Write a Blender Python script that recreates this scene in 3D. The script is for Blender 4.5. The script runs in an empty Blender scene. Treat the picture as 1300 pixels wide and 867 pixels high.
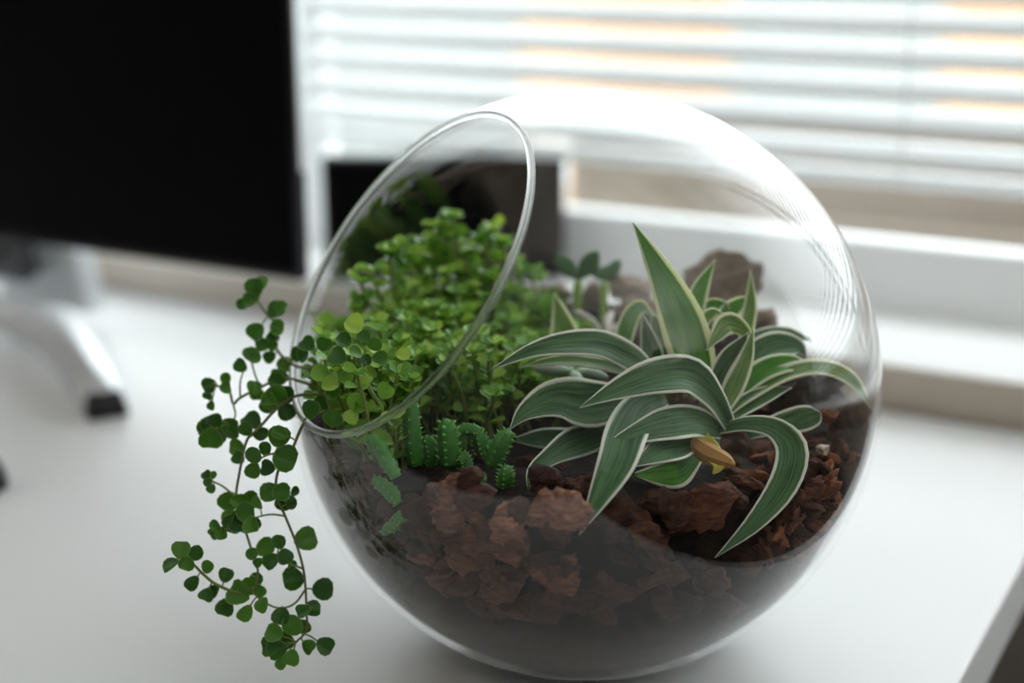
import bpy, bmesh, math, random
import numpy as np
from mathutils import Vector, Matrix

# ------------------------------------------------------------------ camera, world, exposure
scene = bpy.context.scene
COL = scene.collection
FPX = 1850.0
YAW, PITCH = math.radians(29.3), math.radians(15.8)
CAM = np.array([.25546859, -.51503837, .29071523])
FW = np.array([-math.sin(YAW)*math.cos(PITCH), math.cos(YAW)*math.cos(PITCH), -math.sin(PITCH)])
RT = np.array([math.cos(YAW), math.sin(YAW), 0.0])
UP = np.cross(RT, FW)
GH = np.array([-math.sin(YAW), math.cos(YAW), 0.0])

cam_data = bpy.data.cameras.new('camera')
cam = bpy.data.objects.new('camera', cam_data)
COL.objects.link(cam)
cam.matrix_world = Matrix(((RT[0], UP[0], -FW[0], CAM[0]), (RT[1], UP[1], -FW[1], CAM[1]),
                           (RT[2], UP[2], -FW[2], CAM[2]), (0, 0, 0, 1)))
cam_data.sensor_width = 36.0
cam_data.lens = FPX*36.0/1300.0
cam_data.clip_start = .01
cam_data.dof.use_dof = True
cam_data.dof.focus_distance = .532
cam_data.dof.aperture_fstop = 3.6
scene.camera = cam

world = bpy.data.worlds.new('overcast_sky')
scene.world = world
world.use_nodes = True
bg = world.node_tree.nodes['Background']
bg.inputs[0].default_value = (.93, .975, 1.0, 1)
bg.inputs[1].default_value = 4.5

scene.view_settings.view_transform = 'Standard'
scene.view_settings.look = 'None'
scene.view_settings.gamma = 1.0
scene.view_settings.use_curve_mapping = False
scene.view_settings.exposure = 0.07
scene.cycles.use_denoising = True
scene.cycles.max_bounces = 14
scene.cycles.diffuse_bounces = 5
scene.cycles.glossy_bounces = 5
scene.cycles.transmission_bounces = 10
scene.cycles.transparent_max_bounces = 32
scene.cycles.sample_clamp_indirect = 6.0
scene.cycles.blur_glossy = .3

WX0, WX1, WZ0, WZ1 = -1.25, 1.05, .028, 1.30      # window opening
pl = bpy.data.lights.new('window_daylight_portal', 'AREA')
pl.shape = 'RECTANGLE'; pl.size = WX1-WX0; pl.size_y = WZ1-WZ0
pl.cycles.is_portal = True
po = bpy.data.objects.new('window_daylight_portal', pl)
po.location = ((WX0+WX1)/2, .575, (WZ0+WZ1)/2)
po.rotation_euler = (math.radians(-90), 0, 0)
COL.objects.link(po)

rng = random.Random(7)
nrng = np.random.RandomState(5)

# ------------------------------------------------------------------ projection helpers
def at(px, py, D):
    return CAM + D*(FW + (px-650)/FPX*RT - (py-433.5)/FPX*UP)
def on_z(px, py, z):
    d = FW + (px-650)/FPX*RT - (py-433.5)/FPX*UP
    return CAM + d*(z-CAM[2])/d[2]
def depth_of(P): return float((np.asarray(P)-CAM) @ FW)
def px_of(P):
    d = np.asarray(P)-CAM; c = d @ FW
    return 650+FPX*(d@RT)/c, 433.5-FPX*(d@UP)/c
GC = np.array([0, 0, .1105]); GR = .12; GT = .0024; GI = GR-GT
def glass_front(px, py):
    d = FW + (px-650)/FPX*RT - (py-433.5)/FPX*UP
    n = np.linalg.norm(d); d = d/n
    oc = CAM-GC; b = d@oc; q = b*b-oc@oc+GI*GI
    if q < 0: q = 0
    return (-b-math.sqrt(q))/n
def glass_back(px, py):
    d = FW + (px-650)/FPX*RT - (py-433.5)/FPX*UP
    n = np.linalg.norm(d); d = d/n
    oc = CAM-GC; b = d@oc; q = max(b*b-oc@oc+GI*GI, 0)
    return (-b+math.sqrt(q))/n
def keep_in(V, rad=GI-.0008):
    V = np.asarray(V, float); d = V-GC; l = np.linalg.norm(d, axis=-1, keepdims=True)
    k = np.where(l > rad, rad/np.maximum(l, 1e-9), 1.0)
    V = GC+d*k
    V[..., 2] = np.maximum(V[..., 2], .0052)
    return V
OA, OE, OH = math.radians(237), math.radians(35.5), .098
ON = np.array([math.cos(OA)*math.cos(OE), math.sin(OA)*math.cos(OE), math.sin(OE)])
OX = np.cross(ON, [0, 0, 1]); OX /= np.linalg.norm(OX); OY = np.cross(ON, OX)

# ------------------------------------------------------------------ material helpers
def mat(name):
    m = bpy.data.materials.new(name); m.use_nodes = True
    nt = m.node_tree
    return m, nt, nt.nodes['Principled BSDF'], nt.nodes['Material Output']
def simple(name, col, rough=.5, metal=0.0, spec=.5, noise=0.0, nscale=40, bump=0.0):
    m, nt, b, o = mat(name)
    b.inputs['Base Color'].default_value = (*col, 1)
    b.inputs['Roughness'].default_value = rough
    b.inputs['Metallic'].default_value = metal
    b.inputs['Specular IOR Level'].default_value = spec
    if noise or bump:
        tc = nt.nodes.new('ShaderNodeTexCoord'); t = nt.nodes.new('ShaderNodeTexNoise')
        t.inputs['Scale'].default_value = nscale; t.inputs['Detail'].default_value = 5
        nt.links.new(tc.outputs['Object'], t.inputs['Vector'])
        if noise:
            mx = nt.nodes.new('ShaderNodeMix'); mx.data_type = 'RGBA'
            mx.inputs[6].default_value = (*[c*(1-noise) for c in col], 1)
            mx.inputs[7].default_value = (*[min(1, c*(1+noise)) for c in col], 1)
            nt.links.new(t.outputs['Fac'], mx.inputs[0]); nt.links.new(mx.outputs[2], b.inputs['Base Color'])
        if bump:
            bp = nt.nodes.new('ShaderNodeBump'); bp.inputs['Strength'].default_value = bump; bp.inputs['Distance'].default_value = .002
            nt.links.new(t.outputs['Fac'], bp.inputs['Height']); nt.links.new(bp.outputs[0], b.inputs['Normal'])
    return m
def wood(name, c1, c2, scale=(2, 30, 30), rough=.45):
    m, nt, b, o = mat(name)
    tc = nt.nodes.new('ShaderNodeTexCoord'); mp = nt.nodes.new('ShaderNodeMapping'); t = nt.nodes.new('ShaderNodeTexNoise')
    mp.inputs['Scale'].default_value = scale; t.inputs['Scale'].default_value = 3; t.inputs['Detail'].default_value = 8
    r = nt.nodes.new('ShaderNodeValToRGB')
    r.color_ramp.elements[0].color = (*c1, 1); r.color_ramp.elements[1].color = (*c2, 1)
    r.color_ramp.elements[0].position = .3; r.color_ramp.elements[1].position = .7
    nt.links.new(tc.outputs['Object'], mp.inputs[0]); nt.links.new(mp.outputs[0], t.inputs['Vector'])
    nt.links.new(t.outputs['Fac'], r.inputs[0]); nt.links.new(r.outputs[0], b.inputs['Base Color'])
    b.inputs['Roughness'].default_value = rough
    return m
def leafmat(name, build_color, trans=.35, rough=.45, gloss=.5):
    """diffuse + translucent leaf; build_color(nt) returns a colour socket"""
    m, nt, b, o = mat(name)
    c = build_color(nt)
    nt.links.new(c, b.inputs['Base Color'])
    b.inputs['Roughness'].default_value = rough
    b.inputs['Specular IOR Level'].default_value = gloss
    tl = nt.nodes.new('ShaderNodeBsdfTranslucent')
    g = nt.nodes.new('ShaderNodeMix'); g.data_type = 'RGBA'; g.blend_type = 'MULTIPLY'; g.inputs[0].default_value = 1
    g.inputs[7].default_value = (1.25, 1.22, .7, 1)
    nt.links.new(c, g.inputs[6]); nt.links.new(g.outputs[2], tl.inputs[0])
    mx = nt.nodes.new('ShaderNodeMixShader'); mx.inputs[0].default_value = trans
    nt.links.new(b.outputs[0], mx.inputs[1]); nt.links.new(tl.outputs[0], mx.inputs[2])
    nt.links.new(mx.outputs[0], o.inputs[0])
    return m
def thin_glass(name, tint=(1, 1, 1), f0=.04):
    """clear sheet: straight transmission plus a mirror reflection by Schlick's law"""
    m = bpy.data.materials.new(name); m.use_nodes = True; nt = m.node_tree
    for n in list(nt.nodes):
        if n.type == 'BSDF_PRINCIPLED': nt.nodes.remove(n)
    o = [n for n in nt.nodes if n.type == 'OUTPUT_MATERIAL'][0]
    geo = nt.nodes.new('ShaderNodeNewGeometry')
    dot = nt.nodes.new('ShaderNodeVectorMath'); dot.operation = 'DOT_PRODUCT'
    nt.links.new(geo.outputs['Incoming'], dot.inputs[0]); nt.links.new(geo.outputs['Normal'], dot.inputs[1])
    def mth(op, a, b=None):
        n = nt.nodes.new('ShaderNodeMath'); n.operation = op
        for i, v in enumerate((a, b)):
            if v is None: continue
            if isinstance(v, (int, float)): n.inputs[i].default_value = v
            else: nt.links.new(v, n.inputs[i])
        return n.outputs[0]
    ab = mth('ABSOLUTE', dot.outputs['Value'])
    om = mth('SUBTRACT', 1.0, ab)
    p5 = mth('POWER', om, 5.0)
    fr = mth('ADD', mth('MULTIPLY', p5, 1-f0), f0)
    tr = nt.nodes.new('ShaderNodeBsdfTransparent'); tr.inputs[0].default_value = (*tint, 1)
    gl = nt.nodes.new('ShaderNodeBsdfGlossy'); gl.inputs['Roughness'].default_value = .0; gl.inputs[0].default_value = (1, 1, 1, 1)
    mx = nt.nodes.new('ShaderNodeMixShader')
    nt.links.new(fr, mx.inputs[0]); nt.links.new(tr.outputs[0], mx.inputs[1]); nt.links.new(gl.outputs[0], mx.inputs[2])
    nt.links.new(mx.outputs[0], o.inputs[0])
    return m

M = {}
M['desk'] = simple('white_laminate', (.83, .84, .84), .38, spec=.35)
M['wall'] = simple('beige_paint', (.50, .46, .41), .8)
M['room'] = simple('room_paint', (.76, .74, .71), .85)
M['ceil'] = simple('ceiling_paint', (.88, .88, .87), .9)
M['front'] = simple('dark_room_paint', (.32, .31, .29), .85)
M['sill'] = simple('white_sill', (.90, .91, .90), .4)
M['sill_edge'] = simple('beige_edge', (.62, .55, .47), .6)
M['frame'] = simple('window_white', (.92, .93, .93), .45)
M['floor'] = wood('dark_floor', (.008, .005, .004), (.018, .011, .009), (3, 20, 20), .7)
M['blackplastic'] = simple('black_plastic', (.006, .006, .008), .45, spec=.3)
M['screen'] = simple('black_screen', (.0015, .0015, .002), .4, spec=.06)
M['alu'] = simple('aluminium', (.72, .74, .76), .32, metal=1.0)
M['alu_dark'] = simple('dark_metal', (.12, .12, .125), .4, metal=.6)
M['chrome'] = simple('silver', (.80, .82, .84), .3, metal=.35)
M['rubber'] = simple('black_rubber', (.01, .01, .01), .7)
M['cord'] = simple('white_cord', (.75, .75, .73), .8)
M['planter'] = wood('weathered_wood', (.24, .19, .15), (.36, .295, .24), (.6, 30, 60), .8)
M['steel'] = simple('desk_leg_steel', (.5, .5, .5), .4, metal=.8)
M['glass'] = thin_glass('clear_glass', (.992, .996, .994), .026)
M['pane'] = thin_glass('window_glass', (.98, .99, .99))
m, nt, b, o = mat('rim_glass')
b.inputs['Base Color'].default_value = (.97, .985, .98, 1); b.inputs['Roughness'].default_value = .22
b.inputs['Transmission Weight'].default_value = 1.0; b.inputs['IOR'].default_value = 1.45
M['rim'] = m
def slatcol(nt):
    r = nt.nodes.new('ShaderNodeRGB'); r.outputs[0].default_value = (.80, .82, .82, 1); return r.outputs[0]
m, nt, b, o = mat('blind_white')
b.inputs['Base Color'].default_value = (.92, .93, .93, 1); b.inputs['Roughness'].default_value = .5
tl = nt.nodes.new('ShaderNodeBsdfTranslucent'); tl.inputs[0].default_value = (.88, .9, .9, 1)
mx = nt.nodes.new('ShaderNodeMixShader'); mx.inputs[0].default_value = .42
nt.links.new(b.outputs[0], mx.inputs[1]); nt.links.new(tl.outputs[0], mx.inputs[2]); nt.links.new(mx.outputs[0], o.inputs[0])
M['slat'] = m

# soil
m, nt, b, o = mat('dark_soil')
tc = nt.nodes.new('ShaderNodeTexCoord'); t = nt.nodes.new('ShaderNodeTexNoise'); t.inputs['Scale'].default_value = 180; t.inputs['Detail'].default_value = 8
r = nt.nodes.new('ShaderNodeValToRGB')
r.color_ramp.elements[0].position = .35; r.color_ramp.elements[0].color = (.006, .004, .0035, 1)
r.color_ramp.elements[1].position = .75; r.color_ramp.elements[1].color = (.038, .023, .017, 1)
bp = nt.nodes.new('ShaderNodeBump'); bp.inputs['Strength'].default_value = .6; bp.inputs['Distance'].default_value = .002
nt.links.new(tc.outputs['Object'], t.inputs['Vector']); nt.links.new(t.outputs['Fac'], r.inputs[0]); nt.links.new(r.outputs[0], b.inputs['Base Color'])
nt.links.new(t.outputs['Fac'], bp.inputs['Height']); nt.links.new(bp.outputs[0], b.inputs['Normal'])
b.inputs['Roughness'].default_value = .9; b.inputs['Specular IOR Level'].default_value = .2
M['soil'] = m
# bark (three tones)
def barkmat(name, c1, c2, c3):
    m, nt, b, o = mat(name)
    tc = nt.nodes.new('ShaderNodeTexCoord'); oi = nt.nodes.new('ShaderNodeObjectInfo')
    mp = nt.nodes.new('ShaderNodeMapping'); mp.inputs['Scale'].default_value = (110, 110, 340)
    nt.links.new(tc.outputs['Object'], mp.inputs[0])
    t = nt.nodes.new('ShaderNodeTexNoise'); t.inputs['Scale'].default_value = 2.2; t.inputs['Detail'].default_value = 9; t.inputs['Roughness'].default_value = .65
    t.noise_dimensions = '4D'
    nt.links.new(mp.outputs[0], t.inputs['Vector']); 
    ml = nt.nodes.new('ShaderNodeMath'); ml.operation = 'MULTIPLY'; ml.inputs[1].default_value = 50
    nt.links.new(oi.outputs['Random'], ml.inputs[0]); nt.links.new(ml.outputs[0], t.inputs['W'])
    r = nt.nodes.new('ShaderNodeValToRGB')
    e = r.color_ramp.elements
    e[0].position = .3; e[0].color = (*c1, 1); e[1].position = .72; e[1].color = (*c3, 1)
    k = e.new(.5); k.color = (*c2, 1)
    hs = nt.nodes.new('ShaderNodeHueSaturation')
    mr = nt.nodes.new('ShaderNodeMapRange'); mr.inputs[3].default_value = .6; mr.inputs[4].default_value = 1.3
    nt.links.new(oi.outputs['Random'], mr.inputs[0]); nt.links.new(mr.outputs[0], hs.inputs['Value'])
    nt.links.new(t.outputs['Fac'], r.inputs[0]); nt.links.new(r.outputs[0], hs.inputs['Color']); nt.links.new(hs.outputs[0], b.inputs['Base Color'])
    bp = nt.nodes.new('ShaderNodeBump'); bp.inputs['Strength'].default_value = 1.0; bp.inputs['Distance'].default_value = .0016
    nt.links.new(t.outputs['Fac'], bp.inputs['Height']); nt.links.new(bp.outputs[0], b.inputs['Normal'])
    b.inputs['Roughness'].default_value = .75; b.inputs['Specular IOR Level'].default_value = .3
    return m
M['bark'] = barkmat('red_bark', (.035, .012, .007), (.13, .045, .025), (.27, .11, .06))
M['bark_lit'] = barkmat('lit_bark', (.06, .022, .013), (.24, .10, .06), (.46, .25, .16))  # brighter bark copy: light on the main front chunks put into the colour
M['bark_dark'] = barkmat('dark_bark', (.015, .006, .004), (.06, .022, .013), (.13, .055, .03))
M['bark_grey'] = barkmat('grey_bark', (.22, .16, .125), (.46, .36, .29), (.66, .56, .48))
M['bark_orange'] = barkmat('orange_bark', (.12, .04, .015), (.3, .1, .04), (.42, .18, .08))

# plants
def pilea_col(nt, ramp=((.07, .24, .018), (.20, .42, .045), (.42, .62, .10))):
    oi = nt.nodes.new('ShaderNodeObjectInfo'); g = nt.nodes.new('ShaderNodeNewGeometry')
    a = nt.nodes.new('ShaderNodeMath'); a.operation = 'ADD'
    nt.links.new(oi.outputs['Random'], a.inputs[0]); nt.links.new(g.outputs['Random Per Island'], a.inputs[1])
    f = nt.nodes.new('ShaderNodeMath'); f.operation = 'FRACT'; nt.links.new(a.outputs[0], f.inputs[0])
    r = nt.nodes.new('ShaderNodeValToRGB'); e = r.color_ramp.elements
    e[0].color = (*ramp[0], 1); e[1].color = (*ramp[2], 1); k = e.new(.5); k.color = (*ramp[1], 1)
    nt.links.new(f.outputs[0], r.inputs[0])
    # paler veins and margin from the uv (radius, angle)
    uv = nt.nodes.new('ShaderNodeUVMap'); sx = nt.nodes.new('ShaderNodeSeparateXYZ'); nt.links.new(uv.outputs[0], sx.inputs[0])
    mr = nt.nodes.new('ShaderNodeMapRange'); mr.inputs[1].default_value = .9; mr.inputs[2].default_value = 1.0; mr.inputs[3].default_value = 0; mr.inputs[4].default_value = .45
    nt.links.new(sx.outputs[0], mr.inputs[0])
    mx = nt.nodes.new('ShaderNodeMix'); mx.data_type = 'RGBA'; mx.inputs[7].default_value = (.36, .55, .16, 1)
    nt.links.new(mr.outputs[0], mx.inputs[0]); nt.links.new(r.outputs[0], mx.inputs[6])
    return mx.outputs[2]
M['pilea'] = leafmat('small_green_leaf', pilea_col, .22, .4, .5)
def const(c):
    def f(nt):
        r = nt.nodes.new('ShaderNodeRGB'); r.outputs[0].default_value = (*c, 1); return r.outputs[0]
    return f
M['pilea_shade'] = leafmat('shaded_green_leaf', lambda nt: pilea_col(nt, ((.02, .09, .009), (.042, .15, .014), (.085, .24, .022))), .13, .4, .4)  # darker leaf copy: shade on the trailing leaves put into the colour
M['stem'] = leafmat('pale_stem', const((.22, .30, .07)), .2)
M['stem_brown'] = leafmat('brown_green_stem', const((.17, .19, .06)), .15)
def varieg(nt, c0, c1, edge=.83):
    uv = nt.nodes.new('ShaderNodeUVMap'); sx = nt.nodes.new('ShaderNodeSeparateXYZ'); nt.links.new(uv.outputs[0], sx.inputs[0])
    mp = nt.nodes.new('ShaderNodeMapping'); mp.inputs['Scale'].default_value = (7, .5, 1); nt.links.new(uv.outputs[0], mp.inputs[0])
    oi = nt.nodes.new('ShaderNodeObjectInfo')
    t = nt.nodes.new('ShaderNodeTexNoise'); t.noise_dimensions = '4D'; t.inputs['Scale'].default_value = 2.4; t.inputs['Detail'].default_value = 4
    ml = nt.nodes.new('ShaderNodeMath'); ml.operation = 'MULTIPLY'; ml.inputs[1].default_value = 40
    nt.links.new(oi.outputs['Random'], ml.inputs[0]); nt.links.new(ml.outputs[0], t.inputs['W']); nt.links.new(mp.outputs[0], t.inputs['Vector'])
    r = nt.nodes.new('ShaderNodeValToRGB'); e = r.color_ramp.elements
    e[0].position = .35; e[0].color = (*c0, 1); e[1].position = .66; e[1].color = (*c1, 1)
    nt.links.new(t.outputs['Fac'], r.inputs[0])
    # cream margin: |2u-1|
    a = nt.nodes.new('ShaderNodeMath'); a.operation = 'MULTIPLY_ADD'; a.inputs[1].default_value = 2; a.inputs[2].default_value = -1
    nt.links.new(sx.outputs[0], a.inputs[0])
    ab = nt.nodes.new('ShaderNodeMath'); ab.operation = 'ABSOLUTE'; nt.links.new(a.outputs[0], ab.inputs[0])
    nz = nt.nodes.new('ShaderNodeMath'); nz.operation = 'MULTIPLY_ADD'; nz.inputs[1].default_value = .22; nz.inputs[2].default_value = -.11
    nt.links.new(t.outputs['Fac'], nz.inputs[0])
    ad = nt.nodes.new('ShaderNodeMath'); ad.operation = 'ADD'; nt.links.new(ab.outputs[0], ad.inputs[0]); nt.links.new(nz.outputs[0], ad.inputs[1])
    mr = nt.nodes.new('ShaderNodeMapRange'); mr.inputs[1].default_value = edge-.02; mr.inputs[2].default_value = edge+.05
    nt.links.new(ad.outputs[0], mr.inputs[0])
    mx = nt.nodes.new('ShaderNodeMix'); mx.data_type = 'RGBA'; mx.inputs[7].default_value = (.90, .92, .82, 1)
    nt.links.new(mr.outputs[0], mx.inputs[0]); nt.links.new(r.outputs[0], mx.inputs[6])
    return mx.outputs[2]
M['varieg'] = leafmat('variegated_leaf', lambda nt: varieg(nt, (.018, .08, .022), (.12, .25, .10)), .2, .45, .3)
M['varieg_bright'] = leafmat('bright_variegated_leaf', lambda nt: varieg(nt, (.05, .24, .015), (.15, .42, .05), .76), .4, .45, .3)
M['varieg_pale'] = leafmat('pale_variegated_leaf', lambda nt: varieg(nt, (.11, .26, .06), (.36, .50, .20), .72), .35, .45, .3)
M['cactus'] = simple('succulent_green', (.045, .21, .025), .5, noise=.45, nscale=260)
M['cactus_tip'] = simple('tooth_green', (.14, .36, .07), .5)
M['jade'] = leafmat('jade_leaf', const((.045, .17, .05)), .25, .35)
M['jade_stem'] = leafmat('jade_stem', const((.32, .48, .12)), .25, .4)
M['ghost'] = simple('ghost_leaf', (.50, .47, .43), .5, noise=.12, nscale=60)
M['ghost_green'] = simple('pale_green_leaf', (.40, .50, .40), .5, noise=.12, nscale=60)
M['stub'] = simple('dry_stub', (.42, .22, .05), .6, noise=.5, nscale=160)
M['stub_yellow'] = simple('yellow_leaf_base', (.62, .55, .08), .5, noise=.2, nscale=90)
M['darkstem'] = simple('crown_stem', (.10, .13, .05), .6, noise=.3, nscale=120)
M['brick_far'] = simple('orange_wall', (.60, .40, .26), .9)
M['ground'] = simple('outside_ground', (.165, .18, .165), .95, noise=.3, nscale=.35)
M['cabinet'] = wood('dark_brown_wood', (.012, .007, .006), (.028, .016, .013), (20, 3, 3), .6)
M['far_wall'] = simple('pale_render', (.7, .7, .68), .9)

# ------------------------------------------------------------------ object helpers
def mesh_obj(name, V, F, material, parent=None, smooth=True, uv=None, loc=None):
    me = bpy.data.meshes.new(name)
    V = np.asarray(V, float)
    if parent is not None: V = V-np.array(parent_loc(parent))
    elif loc is not None: V = V-np.array(loc)
    me.from_pydata(V.tolist(), [], [list(map(int, f)) for f in F])
    if uv is not None:
        l = me.uv_layers.new(name='UVMap')
        idx = np.empty(len(me.loops), int); me.loops.foreach_get('vertex_index', idx)
        l.data.foreach_set('uv', np.asarray(uv, float)[idx].ravel())
    me.polygons.foreach_set('use_smooth', [smooth]*len(me.polygons))
    me.materials.append(M[material] if isinstance(material, str) else material)
    me.update()
    o = bpy.data.objects.new(name, me)
    if parent is not None: o.parent = parent
    elif loc is not None: o.location = loc
    COL.objects.link(o)
    return o
LOCS = {}
def parent_loc(p):
    l = np.array(LOCS.get(p.name, (0, 0, 0)), float)
    return l
def tag(o, label=None, cat=None, group=None, kind=None):
    if label: o['label'] = label
    if cat: o['category'] = cat
    if group: o['group'] = group
    if kind: o['kind'] = kind
    return o
def empty(name, loc, label=None, cat=None, group=None, kind=None):
    o = bpy.data.objects.new(name, None); COL.objects.link(o)
    o.location = loc; o.empty_display_size = .01
    LOCS[o.name] = tuple(loc)
    return tag(o, label, cat, group, kind)
def box_vf(x0, x1, y0, y1, z0, z1):
    V = [(x0, y0, z0), (x1, y0, z0), (x1, y1, z0), (x0, y1, z0), (x0, y0, z1), (x1, y0, z1), (x1, y1, z1), (x0, y1, z1)]
    F = [(0, 3, 2, 1), (4, 5, 6, 7), (0, 1, 5, 4), (1, 2, 6, 5), (2, 3, 7, 6), (3, 0, 4, 7)]
    return V, F
def join(parts):
    V, F = [], []
    for v, f in parts:
        n = len(V); V += [tuple(p) for p in v]; F += [tuple(i+n for i in q) for q in f]
    return V, F
def boxo(name, b, material, parent=None, bevel=0, seg=2, loc=None):
    V, F = box_vf(*b)
    o = mesh_obj(name, V, F, material, parent, smooth=False, loc=loc)
    if bevel:
        md = o.modifiers.new('bevel', 'BEVEL'); md.width = bevel; md.segments = seg
    LOCS[o.name] = tuple(parent_loc(parent)) if parent is not None else (tuple(loc) if loc is not None else (0, 0, 0))
    return o
def tube_vf(pts, rad, n=6, cap=True):
    P = np.asarray(pts, float); k = len(P)
    rad = np.full(k, rad) if np.isscalar(rad) else np.asarray(rad, float)
    T = np.gradient(P, axis=0); T /= np.maximum(np.linalg.norm(T, axis=1, keepdims=True), 1e-9)
    ref = np.array([.31, .22, .92]) if abs(T[0] @ np.array([.31, .22, .92])) < .9 else np.array([1., 0, 0])
    V, F = [], []
    a = np.cross(T[0], ref); a /= np.linalg.norm(a)
    for i in range(k):
        a = a-T[i]*(a@T[i]); a /= np.linalg.norm(a); b = np.cross(T[i], a)
        for j in range(n):
            t = 2*math.pi*j/n
            V.append(P[i]+rad[i]*(math.cos(t)*a+math.sin(t)*b))
    for i in range(k-1):
        for j in range(n):
            j2 = (j+1) % n
            F.append((i*n+j, i*n+j2, (i+1)*n+j2, (i+1)*n+j))
    if cap:
        F.append(tuple(range(n-1, -1, -1))); F.append(tuple((k-1)*n+j for j in range(n)))
    return V, F
def catmull(P, m):
    P = np.asarray(P, float); k = len(P)
    Q = np.vstack([2*P[0]-P[1], P, 2*P[-1]-P[-2]])
    out = []
    for s in np.linspace(0, k-1, m):
        i = min(int(s), k-2); t = s-i
        p0, p1, p2, p3 = Q[i], Q[i+1], Q[i+2], Q[i+3]
        out.append(.5*((2*p1)+(-p0+p2)*t+(2*p0-5*p1+4*p2-p3)*t*t+(-p0+3*p1-3*p2+p3)*t**3))
    return np.array(out)

# ------------------------------------------------------------------ the room
def st(o): return tag(o, kind='structure')
RX0, RX1, RY0, RZ0, RZ1 = -2.2, 1.9, -2.9, -.74, 1.75
WY = .368                                          # inner face of the window wall
WO = .60                                           # outer face
parts = [box_vf(RX0, WX0, WY, WO, RZ0, RZ1), box_vf(WX1, RX1, WY, WO, RZ0, RZ1),
         box_vf(WX0, WX1, WY, WO, RZ0, WZ0-.03), box_vf(WX0, WX1, WY, WO, WZ1, RZ1)]
V, F = join(parts); st(mesh_obj('wall_back', V, F, 'wall', smooth=False))
st(boxo('wall_left', (RX0-.1, RX0, RY0, WO, RZ0, RZ1), 'room'))
st(boxo('wall_right', (RX1, RX1+.1, RY0, WO, RZ0, RZ1), 'room'))
st(boxo('wall_front', (RX0, RX1, RY0-.1, RY0, RZ0, RZ1), 'front'))
st(boxo('ceiling', (RX0, RX1, RY0, WO, RZ1, RZ1+.1), 'ceil'))
st(boxo('floor', (RX0, RX1, RY0, WO, RZ0-.1, RZ0), 'floor'))
sill = st(boxo('trim_1', (WX0, WX1, WY-.003, WO-.005, -.002, WZ0), 'sill', bevel=.002))
boxo('front_edge', (WX0, WX1, WY-.0045, WY-.0025, -.001, WZ0-.001), 'sill_edge', sill)

# two added lamps, out of view, washing the ceiling to brighten the room
def add_fill_lamp(x, y, label, watts):
    t = empty('added_fill_lamp', (x, y, RZ0), label, 'lamp')
    V, F = tube_vf([(x, y, RZ0), (x, y, RZ0+.012), (x, y, RZ0+.02)], [.14, .14, .10], 28)
    mesh_obj('base', V, F, 'alu_dark', t, smooth=False)
    V, F = tube_vf([(x, y, RZ0+.015), (x, y, .2), (x, y, .84)], .011, 12)
    mesh_obj('pole', V, F, 'alu_dark', t)
    V, F = [], []
    prof = [(.012, .83), (.07, .845), (.12, .875), (.155, .92), (.151, .922), (.115, .881), (.065, .853), (.012, .84)]
    for rr, z in prof:
        for j in range(28): V.append((x+rr*math.cos(2*math.pi*j/28), y+rr*math.sin(2*math.pi*j/28), z))
    for i in range(len(prof)-1):
        for j in range(28): F.append((i*28+j, i*28+(j+1) % 28, (i+1)*28+(j+1) % 28, (i+1)*28+j))
    mesh_obj('shade', V, F, 'alu_dark', t)
    l = bpy.data.lights.new('fill_light', 'AREA'); l.shape = 'DISK'; l.size = .2; l.energy = watts; l.color = (1, .97, .93)
    lo = bpy.data.objects.new('fill_light', l); COL.objects.link(lo); lo.parent = t
    lo.location = (0, 0, .90-RZ0); lo.rotation_euler = (math.pi, 0, 0)
add_fill_lamp(-1.7, -.9, 'added dark metal fill lamp by the left wall', 13)
add_fill_lamp(1.45, -.9, 'added dark metal fill lamp by the right wall', 13)

# window: frame, mullions, panes
win = empty('window_1', (0, .52, WZ0), kind='structure')
FY0, FY1 = .490, .512
boxo('bottom_rail', (WX0, WX1, FY0, FY1, WZ0-.001, .079), 'frame', win, .003)
boxo('top_rail', (WX0, WX1, FY0, FY1, WZ1-.05, WZ1), 'frame', win, .003)
xs = [WX0+.02, -.507, .30, WX1-.02]
for i, x in enumerate(xs):
    w = .02 if i in (0, 3) else .0135
    boxo('side_post' if i in (0, 3) else 'mullion', (x-w, x+w, FY0, FY1, .08, WZ1-.045), 'frame', win, .003)
for x0, x1 in zip(xs[:-1], xs[1:]):
    boxo('pane', (x0+.008, x1-.008, .499, .503, .076, WZ1-.048), 'pane', win)

# blind
bl = empty('venetian_blind', (0, .455, .118), 'white slatted venetian blind hanging in the window', 'blind')
BX0, BX1, BY = WX0+.03, WX1-.03, .455
def slat_mesh():
    V, F = [], []; n = 7; w = .0125; tilt = math.radians(30)
    for x in (BX0, BX1):
        for side in (0, 1):
            for i in range(n):
                s = -1+2*i/(n-1)
                y, z = s*w, .0016*(1-s*s) + (.0006 if side else 0)
                V.append((x, y*math.cos(tilt)-z*math.sin(tilt), y*math.sin(tilt)+z*math.cos(tilt)))
    a, b, c, d = 0, n, 2*n, 3*n
    for i in range(n-1):
        F.append((a+i, c+i, c+i+1, a+i+1)); F.append((b+i+1, d+i+1, d+i, b+i))
    F += [(a, b, d, c), (a+n-1, c+n-1, d+n-1, b+n-1)]
    return V, F
pitch = .0212
sv, sf = slat_mesh()
first = None
for k in range(int((WZ1-.06-.14)/pitch)):
    z = .147+k*pitch
    if first is None:
        first = mesh_obj('slat', np.array(sv)+np.array((0, BY, z)), sf, 'slat', bl); o = first
    else:
        o = first.copy(); COL.objects.link(o); o.parent = bl
        o.location = (0, 0, k*pitch)
boxo('bottom_rail', (BX0, BX1, BY-.012, BY+.010, .1255, .1345), 'slat', bl, .002)
boxo('head_rail', (BX0, BX1, BY-.016, BY+.016, WZ1-.045, WZ1-.001), 'frame', bl, .002)
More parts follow.
